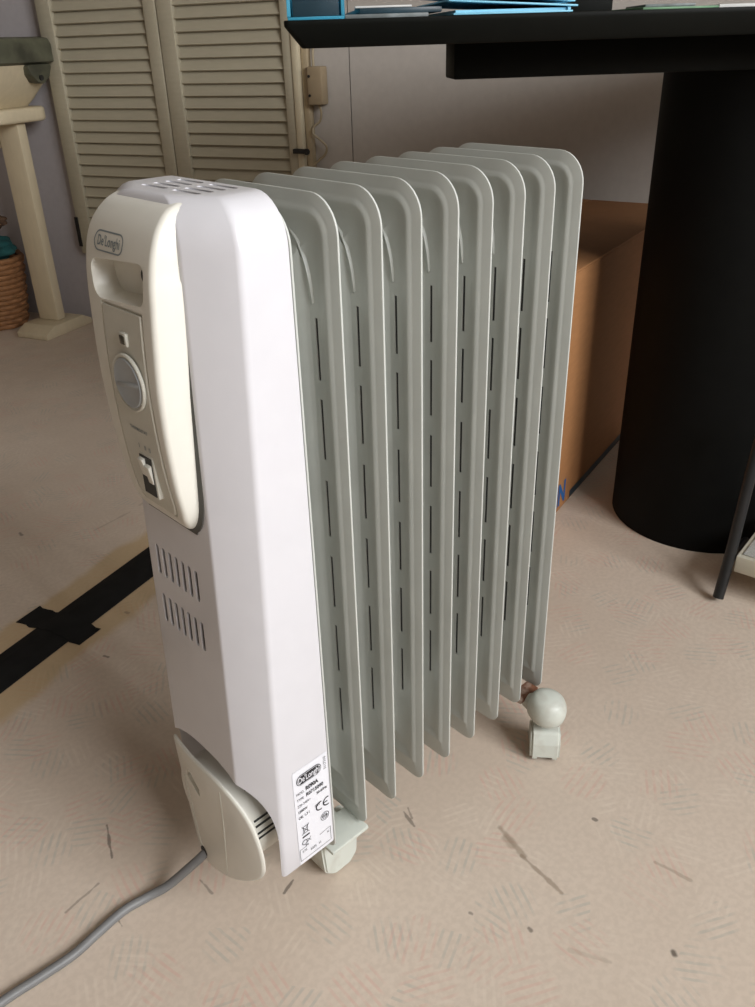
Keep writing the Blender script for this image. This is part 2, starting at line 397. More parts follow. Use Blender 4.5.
# fins
def rrect(y0, y1, z0, z1, rt_, rb, n=8):
    rt_ = max(rt_, .0004); rb = max(rb, .0004); out = []
    for cy, cz, a0, r in ((y0+rt_, z1-rt_, 90, rt_), (y0+rb, z0+rb, 180, rb), (y1-rb, z0+rb, 270, rb), (y1-rt_, z1-rt_, 0, rt_)):
        for k in range(n+1):
            a = R_(a0+90*k/n); out.append((cy+r*math.cos(a), cz+r*math.sin(a)))
    return out
prof = [(0, .0007), (.0006, .0010), (.0075, .0012), (.0095, .0021), (.0116, .0031), (.0134, .0031), (.0165, .0022), (.0195, .0014), (.024, .0012), (.0335, .0012), (.037, .0028), (.043, .0062), (.050, .0072)]
def fin_mesh():
    loops_f, loops_b = [], []
    for d, h in prof:
        bz = d if d < .008 else d+.010
        l = rrect(d, W-d, ZB+min(bz, d+.010), HT-d, .026-d*.85, .012-d)
        if d == 0:                                # small lobes left and right at the bottom edge
            l = [(y, z+(.006*max(0, min(1, (min(y, W-y)-.018)/.008)) if z < ZB+.004 else 0)) for y, z in l]
        loops_f.append([(-h, y, z) for y, z in l]); loops_b.append([(h, y, z) for y, z in l])
    bl = B().loft(loops_f[::-1]+loops_b)
    me = bl.mesh('fin')
    c = B()
    for ys in (.0264, W-.0264):
        for z0, z1 in ((.507, .553), (.443, .492), (.375, .425), (.306, .356), (.237, .287), (.167, .218)):
            c.box(-.02, .02, ys-.0014, ys+.0014, z0, z1)
    arc = smooth([(.0270, .564), (.0281, .579), (.0323, .594), (.040, .606), (.050, .613)], 4)
    for sgn in (0, 1):
        poly = [(p.x+.0019, p.y-.0012) for p in arc]+[(p.x+.0034, p.y-.0022) for p in arc[::-1]]
        poly = [(W-y if sgn else y, z) for y, z in poly]
        c.prism(poly, lambda p, q, h: (h, p, q), -.02, .02)
    me = boolean(me, [c]); finish(me, 'fin', 50)
    lips = []
    for sgn in (0, 1):
        k_ = len(arc); oo = [(p.x+.0004, p.y-.0002) for p in arc]; ii = [(p.x+.0018, p.y-.0011) for p in arc]
        hh = [-.0011-.0025*math.sin(math.pi*min(1, .10+.9*k/(k_-1)))**.8 for k in range(k_)]
        fy = (lambda y: W-y) if sgn else (lambda y: y)
        b2 = B(); b2.loft([[(-.0006, fy(oo[k][0]), oo[k][1]), (hh[k], fy(oo[k][0]+.0008), oo[k][1]-.0005), (hh[k], fy(ii[k][0]), ii[k][1]), (-.0006, fy(ii[k][0]), ii[k][1])] for k in range(k_)])
        l_ = b2.mesh('slot_lip'); finish(l_, 'fin', 30); lips.append(l_)
    return me, lips
fm, lm = fin_mesh()
slot_shade = []  # dark strips set in the fins as painted shade for the slots
for ys in (.0264, W-.0264):
    hb = B().box(-.0003, .0003, ys-.0028, ys+.0028, .163, .5535).mesh('slot_shade_strip'); finish(hb, 'dark'); slot_shade.append(hb)
for i in range(9):
    f = inst('fin', fm, heater, Matrix.Translation((i*PITCH, 0, 0)))
    for l_ in lm:
        l = inst('slot_lip', l_); l.parent = f
    for l_ in slot_shade:
        l = inst('slot_shade_strip', l_); l.parent = f
for z in (.545, .125):
    B().lathe([(0, 0), (.019, 0), (.019, .312), (0, .312)], Matrix.Translation((0, W/2, z)) @ Matrix.Rotation(math.pi/2, 4, 'Y'), 24).build('oil_pipe', 'fin', heater)
# housing
HW = .156; HY0 = -.003; YC = HY0+HW/2
def cx(z): return -.040-.021*(.62-z)/.55
def fx(z): return cx(z)-.0215
def section(z, iy, ifx):
    y0, y1 = HY0+iy, HY0+HW-iy
    c, f = cx(z)+ifx*.6, fx(z)+ifx
    pts = [(-.0035, y0), (c, y0), (f, y0+.031), (f, y1-.031), (c, y1), (-.0035, y1)]
    return fillet(pts, [.001, .006, .006, .006, .006, .001], 4)
def housing_mesh():
    zs = [(.078, .004, .003), (.080, .001, .001), (.083, 0, 0)]+[(.083+(.612-.083)*k/12, 0, 0) for k in range(1, 13)]
    Rr = .032; zt = .644
    for k in range(1, 9):
        a = math.pi/2*k/8
        zs.append((zt-Rr+Rr*math.sin(a), Rr*.9*(1-math.cos(a)), .010*(1-math.cos(a))))
    me = B().loft([[(x, y, z) for x, y in section(z, iy, ix)] for z, iy, ix in zs]).mesh('housing')
    se = lambda o: .113+.082*max(0, 1-abs(o)**2.6)**(1/2.6)
    arch = [(YC+.0755*math.cos(math.pi*k/36), se(math.cos(math.pi*k/36))) for k in range(37)]+[(YC-.0755, .05), (YC+.0755, .05)]
    ca = B().prism(arch, lambda p, q, h: (h, p, q), -.12, -.030)
    cv = B()
    for r in range(2):
        for k in range(7):
            y = .0525+.0092*k+.0005; z0 = (.354, .308)[r]
            cv.prism(fillet([(y-.0022, z0), (y+.0022, z0), (y+.0022, z0+.027), (y-.0022, z0+.027)], .0020, 3), lambda p, q, h: (h, p, q), -.12, -.060)
    for xs in (-.0375, -.0285, -.0195, -.0105):
        for y0, y1 in ((.0365, .066), (.0745, .104)):
            cv.prism(fillet([(xs-.0019, y0), (xs+.0019, y0), (xs+.0019, y1), (xs-.0019, y1)], .0017, 3), lambda p, q, h: (p, q, h), .630, .66)
    cav = B().loft([[(x, y, z) for x, y in fillet([(-.008, .010+i), (cx(z)+.004, .010+i), (fx(z)+.0016, .034+i), (fx(z)+.0016, .116-i), (cx(z)+.004, .140-i), (-.008, .140-i)], .002, 2)]
                   for z, i in ((.232, 0), (.3, 0), (.4, 0), (.5, 0), (.605, 0), (.622, .006), (.636, .020))])
    return boolean(me, [cav, ca, cv])
hm = housing_mesh()
housing = link('housing', hm, 'housing', heater, 25)
B().box(-.050, -.010, .014, .136, .4605, .612).build('vent_shade_block', 'dark', heater)  # dark blocks added inside the housing as shade behind the vents
B().box(-.0625, -.010, .036, .114, .240, .460).build('vent_shade_block', 'dark', heater)
# control panel (handle unit)
PROF = [(.6415, -.046), (.6405, -.053), (.6375, -.0605), (.632, -.067), (.625, -.0725), (.615, -.077), (.604, -.0798), (.59, -.0820), (.56, -.0845), (.53, -.086), (.50, -.0858), (.475, -.0845), (.455, -.0828), (.44, -.0805), (.430, -.0785), (.4235, -.0755), (.4195, -.0725), (.417, -.067)]
def px_(z):
    for (za, xa), (zb, xb) in zip(PROF, PROF[1:]):
        if zb <= z <= za: t = (za-z)/(za-zb); return xa+(xb-xa)*t
    return PROF[-1][1] if z < PROF[-1][0] else PROF[0][1]
def half_w(z):
    w_ = .0455-.0058*max(0, min(1, (.585-z)/.14))
    if z < .447: w_ -= .018*(1-math.sqrt(max(0, 1-((.447-z)/.0310)**2)))
    if z > .612: w_ -= .006*((z-.612)/.0295)**2.2
    return w_
SY0, SY1 = .048, .098
def panel_mesh():
    loops = []
    for z, x in [(p.x, p.y) for p in smooth([(z, x, 0) for z, x in PROF], 3)]:
        hw = half_w(z); back = -.047 if z > .60 else fx(z)+.006
        back = max(back, x+.003)
        r = min(.0045, (back-x)*.4)
        sec = fillet([(back, YC+.001-hw-.0025), (x, YC+.001-hw+.003), (x, YC+.001+hw-.003), (back, YC+.001+hw+.0025)], [.0005, r, r, .0005], 5)
        loops.append([(a, b, z) for a, b in sec])
    me = B().loft(loops).mesh('control_panel')
    cut = fillet([(.044, .583), (.106, .579), (.110, .604), (.042, .6085)], [.006, .010, .006, .006], 4)
    c = B().loft([[(h, YC+(p-YC)*k, .594+(q-.594)*k) for p, q in cut] for h, k in ((-.12, 1.06), (-.080, 1.0), (-.0705, .92), (-.0672, .86))])
    ch = []
    for z in [.5785, .570]+[.56-.012*k for k in range(10)]+[.441, .436, .431]:
        e = (.008*(1-math.sqrt(max(0, 1-((.447-z)/.0175)**2))) if z < .447 else 0); x = px_(z)
        ch.append([(x-.02, SY0-.0016+e, z), (x+.0014, SY0-.0016+e, z), (x+.0014, SY1+.0016-e, z), (x-.02, SY1+.0016-e, z)])
    return boolean(me, [c, B().loft(ch)])
panel = link('control_panel', panel_mesh(), 'cream', heater, 30)
gap_loops = []  # grey plate painting the shaded gap between panel and housing
for z in [.634, .630, .624, .618, .610, .60, .55, .50, .46, .45, .44, .432, .428, .424, .420, .418, .416]:
    sa_ = max(0, min(1, (z-.612)/.032)); ca_ = math.sqrt(1-sa_*sa_); iy, ix = .0288*(1-ca_), .010*(1-ca_)
    hw = half_w(max(z, .4175))+.0058; fe = .0470-iy-.003; fb = fx(z)+ix-.0010
    fo = fb+max(0, hw-fe)*.69-.0002; c_ = YC+.001; fe = min(fe, hw-.0002)
    gap_loops.append([(fb+.012, c_-hw, z), (fo, c_-hw, z), (fb, c_-fe, z), (fb, c_+fe, z), (fo, c_+hw, z), (fb+.012, c_+hw, z)])
B().loft(gap_loops).build('panel_gap_shade', 'gap_shade', heater)
# hole in the recess floor
B().lathe([(0, 0), (.0052, 0), (.0052, .0012), (0, .0012)], Matrix.Translation((-.0666, .0635, .5955)) @ Matrix.Rotation(-math.pi/2, 4, 'Y'), 18).build('recess_hole', 'dark', panel)
# control strip: raised plate that follows the curve
def on_panel(y, z, lift=0.0): return (px_(z)-lift, y, z)
def strip():
    outline_hw = lambda z: (SY1-SY0)/2 - (.008*(1-math.sqrt(max(0, 1-((.447-z)/.0165)**2))) if z < .447 else 0)
    zs = [.5765, .575]+[.57-.012*k for k in range(11)]+[.4415, .4375, .434, .432]
    loops = []; c = (SY0+SY1)/2
    for z in zs:
        hw = outline_hw(z)
        x = px_(z)
        loops.append([(x+.003, c-hw, z), (x+.0002, c-hw, z), (x-.0006, c-hw+.0012, z), (x-.0006, c+hw-.0012, z), (x+.0002, c+hw, z), (x+.003, c+hw, z)])
    return B().loft(loops)
st = strip().build('control_strip', 'strip', panel, 0, 2, 30)
# lettering in an outlined lozenge
def curved(y0, z0, lift): return lambda p, q: on_panel(y0-p, z0+q, lift)
loz = lambda a, b, r: [(p, q) for p, q in fillet([(-a, -b), (a, -b), (a, b), (-a, b)], r, 6)]
f_ = curved(.0865, .6155, .0005)
flat('brand_logo', [ring2d(loz(.0185, .0062, .0058), loz(.0175, .0053, .0050), f_), text_mesh("De'Longhi", .0086, f_, .0001, squeeze=.82)], 'logo_grey', panel, 'grey De\'Longhi lettering in a lozenge outline')
# indicator window
ROTX = Matrix.Rotation(-math.pi/2, 4, 'Y')           # local z -> -X
iw = B().box(px_(.558)-.0024, px_(.558)+.001, .0665, .0755, .5535, .5625).build('indicator_window', 'strip', panel, .0008)
B().box(px_(.558)-.0030, px_(.558)-.001, .0680, .0738, .5550, .5610).build('indicator_lens', 'lens', panel, .0005)
# dial
dz, dy = .529, .0705
ring = B().lathe([(.0178, 0), (.0200, 0), (.0200, .0016), (.0193, .0022), (.0186, .0022), (.0178, .0014)], Matrix.Translation((px_(dz)-.0008, dy, dz)) @ ROTX, 40)
dl_ = B().lathe([(0, 0), (.0172, 0), (.0172, .0012), (.0164, .0020), (.0140, .0016), (0, .0012)], Matrix.Translation((px_(dz)-.0014, dy, dz)) @ ROTX, 40).build('dial', 'dial', panel)
ring.build('dial_ring', 'strip', panel)
B().mbox(Matrix.Translation((px_(dz)-.0022, dy, dz-.001)) @ Matrix.Rotation(R_(-10), 4, 'X'), .0026, .0315, .0040).build('dial_grip', 'dial', panel, .0015)
flat('dial_marks', [text_mesh('THERMOSTAT', .0036, curved(.0715, .4945, .0009), .00008)], 'logo_grey', panel)
# rocker switch
sz, sy = .4600, .0700
sw = B().box(px_(sz)-.0024, px_(sz)+.002, sy-.0095, sy+.0095, sz-.0165, sz+.0165).build('switch_frame', 'strip', panel, .001)
B().box(px_(sz)-.0030, px_(sz)+.001, sy-.0078, sy+.0078, sz-.0148, sz+.0148).build('switch_well', 'dark', panel)
for k, yy in enumerate((sy+.0039, sy-.0039)):
    poly = [(px_(sz)-.0015, sz-.001-.004*k), (px_(sz)-.0034, sz-.001-.004*k), (px_(sz)-.0056, sz+.0125-.004*k), (px_(sz)-.0015, sz+.0135-.003*k)]
    rk = B().prism(poly, lambda p, q, h: (p, h, q), yy-.0033, yy+.0033).build('rocker', 'cream', panel, .0006)
    rk['label'] = 'small cream rocker of the power switch'
flat('switch_marks', [text_mesh(s_, .005, curved(y_, .4815, .0009), .0001) for s_, y_ in (('I', sy+.006), ('II', sy-.002), ('0', sy-.008))], 'logo_grey', panel)

# cord reel in the arch at the foot of the housing
RZ = .113
drum = B().lathe([(.0, .0), (.053, 0), (.053, .047), (0, .047)], Matrix.Translation((-.031, YC, RZ)) @ ROTX, 48).build('reel_drum', 'cream', heater)
for a in (52, 57, 22, 16, 8, 2):
    an = R_(a); y, z = YC-.0530*math.cos(an), RZ+.0530*math.sin(an)
    B().mbox(Matrix.Translation((-.054, y, z)) @ Matrix.Rotation(math.pi/2-an, 4, 'X'), .017 if a > 30 else .026, .0018, .0012).build('drum_slit', 'dark', drum)
PL = [(.128, .172), (.100, .1735), (.075, .1755), (.052, .176), (.031, .170), (.013, .157), (.004, .138), (.0, .115), (.003, .094), (.020, .074), (.045, .055), (.070, .042), (.090, .034), (.104, .034), (.111, .046), (.116, .075), (.121, .115)]
pl = [(p.x, p.y) for p in smooth([(a, b, 0) for a, b in PL+PL[:1]], 4)[:-1]]
def px_plate(y, z): return -.0835+.010*((y-.062)/.062)**2*.5
def plate_mesh():
    cy_, cz_ = .064, .11
    loops = []
    for k, h in ((.02, 0), (.5, 0), (.96, 0), (.99, .0006), (1, .0016), (.99, .0034), (.95, .0040), (.5, .0040), (.02, .0040)):
        loops.append([(px_plate(cy_+(y-cy_)*k, z)+h-.001, cy_+(y-cy_)*k, cz_+(z-cz_)*k) for y, z in pl])
    me = B().loft(loops).mesh('reel_plate')
    notch = fillet([(.106, .149), (.097, .150), (.084, .140), (.086, .128), (.098, .134), (.108, .139)], .002, 3)
    return boolean(me, [B().prism(notch, lambda p, q, h: (h, p, q), -.12, -.05)])
plate = link('reel_plate', plate_mesh(), 'cream', heater, 40)
for pts in ([(.046, .166), (.048, .13), (.052, .09), (.056, .053)], [(.113, .135), (.109, .10), (.104, .06), (.101, .046)]):
    B().tube([(px_plate(p.x, p.y)-.0009, p.x, p.y) for p in smooth([(a, b, 0) for a, b in pts], 5)], .0006, 6).build('plate_seam', 'strip', plate)
B().lathe([(0, 0), (.0055, 0), (.0055, .002), (0, .002)], Matrix.Translation((px_plate(.099, .045)+.0005, .0985, .046)) @ ROTX, 16).build('cord_outlet', 'dark', plate)
# mains cord
cp = [(-.074, .0985, .046), (-.086, .0995, .040), (-.100, .106, .028), (-.118, .117, .0105), (-.135, .124, .0048), (-.160, .1275, .0045), (-.190, .1235, .0045), (-.215, .1195, .0045), (-.245, .1205, .0045), (-.285, .1225, .0045), (-.36, .118, .0045), (-.46, .10, .0045)]
B().tube(smooth(cp, 6), .0044, 12).build('power_cord', 'cord', heater)

# rating label
SYp = HY0-.0004
lab = B().add([(p, SYp, q) for p, q in fillet([(-.0435, .082), (-.0052, .082), (-.0052, .193), (-.0425, .193)], .001, 2)], [tuple(range(12))])
lab = lab.build('rating_label', 'sticker', heater); lab['label'] = 'white rating sticker with black print'
sf = lambda x0, z0, l=.0003: (lambda p, q: (x0+p, SYp-l, z0+q))
def poly_flat(pts, fn): return [fn(*p) for p in pts], [tuple(range(len(pts)))]
flat('label_logo', [poly_flat(loz(.0135, .0058, .0055), sf(-.0258, .1805))], 'print', lab)
flat('label_logo_lettering', [text_mesh("De'Longhi", .0092, sf(-.0258, .1805, .0005), .0001, squeeze=.62), ring2d(loz(.0128, .0051, .0049), loz(.0123, .0047, .0045), sf(-.0258, .1805, .0005))], 'sticker', lab)
tx = []
def line(s_, x, z, size, bold=0, sq=.8): tx.append(text_mesh(s_, size, sf(x, z), bold, 'LEFT', sq))
line('MOD.', -.0405, .1665, .0042); line('R090A', -.0305, .1675, .0062, .00025)
line('TYPE', -.0405, .1595, .0042); line('R0715090', -.0305, .1600, .0058, .00018)
line('220-240V~', -.0405, .1525, .0042); line('50-60Hz', -.0195, .1535, .0042, .0001)
line('1500W', -.0405, .1455, .0042, .0001); line('OIL 1,3 l', -.0405, .1385, .0042, .00008); line('IP20', -.0225, .1395, .0042)
line('S.N.', -.0400, .0965, .0042); line('0305   H', -.0310, .0925, .0042)
line('N', -.0115, .0985, .0036)
# CE mark
def arc2(cx_, cz_, r, a0, a1, th, n=14):
    o = [(cx_+r*math.cos(R_(a0+(a1-a0)*k/n)), cz_+r*math.sin(R_(a0+(a1-a0)*k/n))) for k in range(n+1)]
    i = [(cx_+(r-th)*math.cos(R_(a0+(a1-a0)*k/n)), cz_+(r-th)*math.sin(R_(a0+(a1-a0)*k/n))) for k in range(n+1)]
    f0 = sf(0, 0); return [f0(*p) for p in o+i], [(k, k+1, n+2+k, n+1+k) for k in range(n)]
tx += [arc2(-.0165, .1365, .0052, 70, 290, .0013), arc2(-.0085, .1365, .0052, 70, 290, .0013)]
tx.append(poly_flat([(-.0130, .1359), (-.0085, .1359), (-.0085, .1371), (-.0130, .1371)], sf(0, 0)))
for r in (.0048, .0030): tx.append(arc2(-.0125, .1205, r, 0, 360, .0006, 24))
tx.append(text_mesh('VDE', .0030, sf(-.0125, .1205), .0001))
# crossed bin and bar, warning mark
def bar(x0, z0, x1, z1, w_):
    d = Vector((x1-x0, z1-z0)).normalized(); n_ = Vector((-d.y, d.x))*w_/2; f0 = sf(0, 0)
    return [f0(x0+n_.x, z0+n_.y), f0(x1+n_.x, z1+n_.y), f0(x1-n_.x, z1-n_.y), f0(x0-n_.x, z0-n_.y)], [(0, 1, 2, 3)]
for q in ((-.0385, .1165, -.0305, .1265), (-.0385, .1265, -.0305, .1165), (-.0375, .1255, -.0315, .1255), (-.0370, .1255, -.0362, .1175), (-.0320, .1255, -.0328, .1175), (-.0362, .1175, -.0328, .1175)): tx.append(bar(*q, .0006))
tx.append(bar(-.0385, .1135, -.0305, .1135, .0018))
tx += [arc2(-.0365, .1065, .0030, 0, 360, .0008, 18), bar(-.0335, .1085, -.0295, .1045, .0006), bar(-.0335, .1045, -.0295, .1090, .0006), text_mesh('24', .0034, sf(-.0345, .1015), .0001)]
for q in ((-.0425, .0865, -.0075, .0865), (-.0425, .0865, -.0425, .1005), (-.0075, .0865, -.0075, .1035), (-.0425, .1005, -.0360, .1005), (-.0200, .1020, -.0075, .1035)): tx.append(bar(*q, .0004))
v_, f2 = text_mesh('5117310', .0042, lambda p, q: (-.0082-q, SYp-.0003, .182+p), 0); tx.append((v_, f2))
flat('label_print', tx, 'print', lab)

# front caster: bracket plate, fork and wheel under the first two fins
def caster_front(y0, sgn):
    br = B().box(-.004, .0415, y0-.004*sgn if sgn > 0 else y0-.030, y0+.030 if sgn > 0 else y0+.004, .0555, .0605)
    br.build('caster_bracket', 'caster', heater, .0015)
    yc = y0+.027*sgn
    sec = fillet([(-.004, .054), (-.001, .012), (.010, .002), (.030, .002), (.040, .012), (.043, .054)], [.002, .010, .008, .008, .010, .002], 4)
    fk = B().prism(sec, lambda p, q, h: (p, h, q), yc-.014, yc+.014)
    me = fk.mesh('caster_fork')
    bm = bmesh.new(); bm.from_mesh(me)
    bmesh.ops.bevel(bm, geom=[e for e in bm.edges if e.calc_face_angle(0) > R_(60)], offset=.005, segments=3, affect='EDGES', clamp_overlap=True); bm.to_mesh(me); bm.free()
    me = boolean(me, [B().prism(fillet([(.005, .040), (.008, .010), (.013, -.01), (.027, -.01), (.031, .010), (.034, .040)], .003, 3), lambda p, q, h: (p, h, q), yc-.0085, yc+.0085)])
    link('caster_fork', me, 'caster', heater, 35)
    B().lathe([(0, -.0075), (.014, -.0075), (.0165, -.005), (.0165, .005), (.014, .0075), (0, .0075)], Matrix.Translation((.0195, yc, .0165)) @ Matrix.Rotation(math.pi/2, 4, 'X'), 24).build('caster_wheel', 'caster', heater)
caster_front(.004, 1); caster_front(.146, -1)
B().box(.012, .030, .03, .12, .0565, .0598).build('caster_bar', 'caster', heater)
# rear caster: rusty bar between the last fins, round cap and swivel wheel
B().tube(smooth([(.2925, .075, .060), (.2925, .03, .0575), (.2925, .004, .0585), (.2925, -.010, .0635)], 5), .0048, 10).build('caster_bar', 'rust', heater)
B().tube(smooth([(.2925, .075, .060), (.2925, .12, .0575), (.2925, .146, .0585), (.2925, .160, .0635)], 5), .0048, 10).build('caster_bar', 'rust', heater)
B().box(.2765, .3085, .001, .017, .0605, .0665).build('bracket_plate', 'rust', heater, .001)
B().box(.2765, .3085, .133, .149, .0605, .0665).build('bracket_plate', 'rust', heater, .001)
def caster_rear(yc, sgn):
    TC = Matrix.Translation((.291, yc, .063)) @ Matrix.Rotation(R_(9*sgn), 4, 'X') @ Matrix.Translation((0, 0, -.063))
    B().lathe([(.0, .0462), (.0125, .0462), (.0172, .0480), (.0196, .0530), (.0202, .0590), (.0200, .0660), (.0188, .0730), (.0166, .0785), (.0130, .0822), (.0070, .0842), (0, .0848)], TC @ Matrix.Translation((0, 0, .0095)) @ Matrix.Diagonal((1.02, 1.10, .85, 1)), 40).build('caster_cap', 'caster', heater)
    B().tube([(.2920, yc+.030*sgn, .0560), (.2918, yc+.022*sgn, .0575), (.2914, yc+.008*sgn, .0600)], [.0075, .0105, .0140], 18).build('caster_arm', 'caster', heater)
    B().lathe([(.006, .036), (.006, .048)], Matrix.Translation((.293, yc-.004*sgn, 0)), 14).build('caster_stem', 'rust', heater)
    B().box(.298, .308, yc-.012, yc-.004, .036, .045).build('rust_spot', 'rust', heater, .002)
    sec = fillet([(-.0195, .004), (-.0190, .026), (-.012, .0395), (.012, .0395), (.0190, .026), (.0195, .004)], [.003, .008, .006, .006, .008, .003], 4)
    T = Matrix.Translation((.2895, yc-.001*sgn, 0)) @ Matrix.Rotation(R_(40*sgn), 4, 'Z')
    me = B(T).prism(sec, lambda p, q, h: (p, h, q), -.0165, .0165).mesh('caster_hood')
    bm = bmesh.new(); bm.from_mesh(me)
    bmesh.ops.bevel(bm, geom=[e for e in bm.edges if e.calc_face_angle(0) > R_(60)], offset=.004, segments=3, affect='EDGES', clamp_overlap=True); bm.to_mesh(me); bm.free()
    me = boolean(me, [B(T).box(-.0150, .0150, -.0120, .0120, -.01, .030), B(T).box(-.030, .0, -.0085, .0085, -.01, .0085)])
    link('caster_hood', me, 'caster', heater)
    B().lathe([(0, -.009), (.0125, -.009), (.0145, -.007), (.0145, .007), (.0125, .009), (0, .009)], T @ Matrix.Translation((0, 0, .0146)) @ Matrix.Rotation(math.pi/2, 4, 'X'), 24).build('caster_wheel', 'dark', heater)
caster_rear(-.0245, 1); caster_rear(.1745, -1)

# ================================================================== BLACK TABLE
UA = R_(-39); TL = Vector((.239, .2968, 0)); TAB = frame(TL, UA)        # (along the front edge, towards the back, up)
table = thing('table', (.925, .127, 0), 'black table with a thick round column leg and overhanging top', 'table')
def slab():
    z0, z1 = .7165, .7405; L_, D_ = 1.03, .75
    o = fillet([(0, 0), (L_, 0), (L_, D_), (0, D_)], .006, 3)
    i = fillet([(.016, .012), (L_-.016, .012), (L_-.016, D_-.012), (.016, D_-.012)], .006, 3)
    return B(TAB).loft([[(x, y, z0) for x, y in i], [(x, y, z1-.005) for x, y in o], [(x, y, z1) for x, y in o]])
slab().build('table_top', 'black_laminate', table, .0012)
B(TAB).box(.188, .98, .16, .225, .679, .7165).build('apron', 'black_laminate', table, .002)
for c in ((.925, .127),):
    B().lathe([(0, 0), (.139, 0), (.140, .002), (.140, .679), (0, .679)], Matrix.Translation((c[0], c[1], 0)), 64).build('column_leg', 'black_tube', table)

TZ = .7405
def on_table(name, label, cat, m_, a0, a1, b0, b1, z0, z1, rot=0, group=None, bevel=.0006):
    c = Vector(((a0+a1)/2, (b0+b1)/2, 0))
    T = TAB @ Matrix.Translation(c) @ Matrix.Rotation(R_(rot), 4, 'Z')
    b = B(T).box(-(a1-a0)/2, (a1-a0)/2, -(b1-b0)/2, (b1-b0)/2, z0, z1)
    return tag(b.build(name, m_, None, bevel), label, cat, group)
# cyan organiser at the left end: open tray with dark contents
tr = thing('desk_tray', TAB @ Vector((.03, .06, TZ)), 'cyan desk tray at the left end of the black table', 'tray')
bx = B(TAB); bx.box(.004, .058, .012, .19, TZ, TZ+.003); bx.box(.004, .007, .012, .19, TZ+.003, TZ+.05); bx.box(.055, .058, .012, .19, TZ+.003, TZ+.05); bx.box(.007, .055, .187, .19, TZ+.003, TZ+.05)
bx.build('tray_body', 'cyan', tr, .0006)
B(TAB).box(.009, .053, .0125, .015, TZ+.003, TZ+.044).build('tray_front', 'navy', tr, .0004)
on_table('magazine', 'grey magazine lying at the table edge, undermost of the pile beside the cyan tray', 'magazine', 'grey_paper', .062, .142, .012, .20, TZ, TZ+.0035, -2)
on_table('notebook', 'dark notebook lying on the grey magazine', 'notebook', 'navy', .070, .150, .018, .19, TZ+.0037, TZ+.0085, 2)
on_table('paper_stack', 'pale grey sheets on top of the dark notebook', 'paper', 'paper', .073, .128, .020, .18, TZ+.0087, TZ+.0105, -3)
def folder():
    t = thing('card_folder', TAB @ Vector((.23, .07, TZ)), 'light blue card folder lying at the edge of the black table', 'folder')
    T = TAB @ Matrix.Translation((.218, .075, 0)) @ Matrix.Rotation(R_(3), 4, 'Z')
    for k, (z, ll, tilt) in enumerate(((TZ+.0012, .118, 0), (TZ+.0092, .128, 3.2), (TZ+.0150, .122, 5.0))):
        B(T @ Matrix.Translation((0, 0, z)) @ Matrix.Rotation(R_(tilt), 4, 'Y')).box(-ll/2, ll/2, -.065, .11, -.0008, .0008).build('cover', 'sky_blue', t, .0003)
    B(T).box(-.056, .054, -.060, .10, TZ+.0022, TZ+.0044).build('inner_sheets', 'sky_blue', t)
    B(T @ Matrix.Translation((.056, 0, 0))).box(-.0014, .0014, -.063, .10, TZ+.0022, TZ+.0050).build('spine', 'sky_blue', t)
folder()
pb = thing('pencil_box', TAB @ Vector((.32, .12, TZ)), 'black box standing behind the papers on the table', 'box')
B(TAB).box(.285, .345, .09, .20, TZ, TZ+.035).build('box_body', 'black_laminate', pb, .003)
B(TAB).box(.284, .346, .089, .201, TZ+.0352, TZ+.044).build('box_lid', 'black_laminate', pb, .003)
on_table('leaflet', 'green printed leaflet lying on the table above the column leg', 'leaflet', 'green_paper', .35, .43, .03, .17, TZ, TZ+.0025, 4)
on_table('envelope', 'white envelope lying on the table right of the green leaflet', 'envelope', 'paper', .44, .53, .035, .15, TZ, TZ+.0035, -3)
on_table('postcard', 'grey postcard lying on top of the green leaflet', 'postcard', 'grey_paper', .365, .415, .035, .12, TZ+.0027, TZ+.0052, -6)

# ================================================================== CARDBOARD BOX UNDER THE TABLE
BA = R_(14.4); BOX = frame((.75, .292, 0), BA)
cb = thing('cardboard_box', BOX @ Vector((.2, .18, 0)), 'brown cardboard box with blue print on the floor under the black table', 'box')
bh = .415
B(BOX).box(-.13, .60, 0, .38, .0008, bh-.006).build('carton_body', 'carton', cb, .002)
for a in ((-.13, .60, 0, .189), (-.13, .60, .191, .38)):
    B(BOX).box(*a, bh-.0058, bh-.002).build('flap', 'carton', cb, .0008)
bf = lambda p, q: BOX @ Vector((p, -.0006, q))
flat('blue_lettering', [text_mesh('IN', .056, lambda p, q: bf((.014+p), .030+q), .002, 'CENTER', .8)], 'blue_print', cb, 'blue letters near the bottom edge')
flat('dark_band', [poly_flat([(.06, .004), (.55, .004), (.55, .018), (.06, .018)], bf)], 'navy', cb)  # plain dark band along the bottom edge

# ================================================================== FOOTREST AT THE RIGHT EDGE
FA = R_(-82)
FT = frame((.718, -.0325, 0), FA)      # x along the front edge, y towards the back
fr = thing('footrest', FT @ Vector((.15, .06, 0)), 'black-legged low stand with a cream tread shelf by the column leg', 'footrest')
B(FT).box(0, .36, 0, .15, .046, .0725).build('shelf', 'foot_cream', fr, .002)
B(FT).box(.007, .353, .007, .143, .0727, .0747).build('tread_mat', 'foot_tread', fr, .0006)
for a in (-.0085, .3685):
    B(FT).tube(smooth([(a, -.018, .0078), (a, .0, .062), (a, .012, .125), (a, .024, .19), (a, .042, .26)], 4), .0078, 12).build('leg', 'rubber', fr)
    B(FT).tube([(a, .0, .058), (a, .075, .058), (a, .15, .0085)], .0055, 12).build('rear_leg', 'rubber', fr)
B(FT).tube([(-.0085, .042, .256), (.3685, .042, .256)], .0065, 12).build('crossbar', 'rubber', fr)

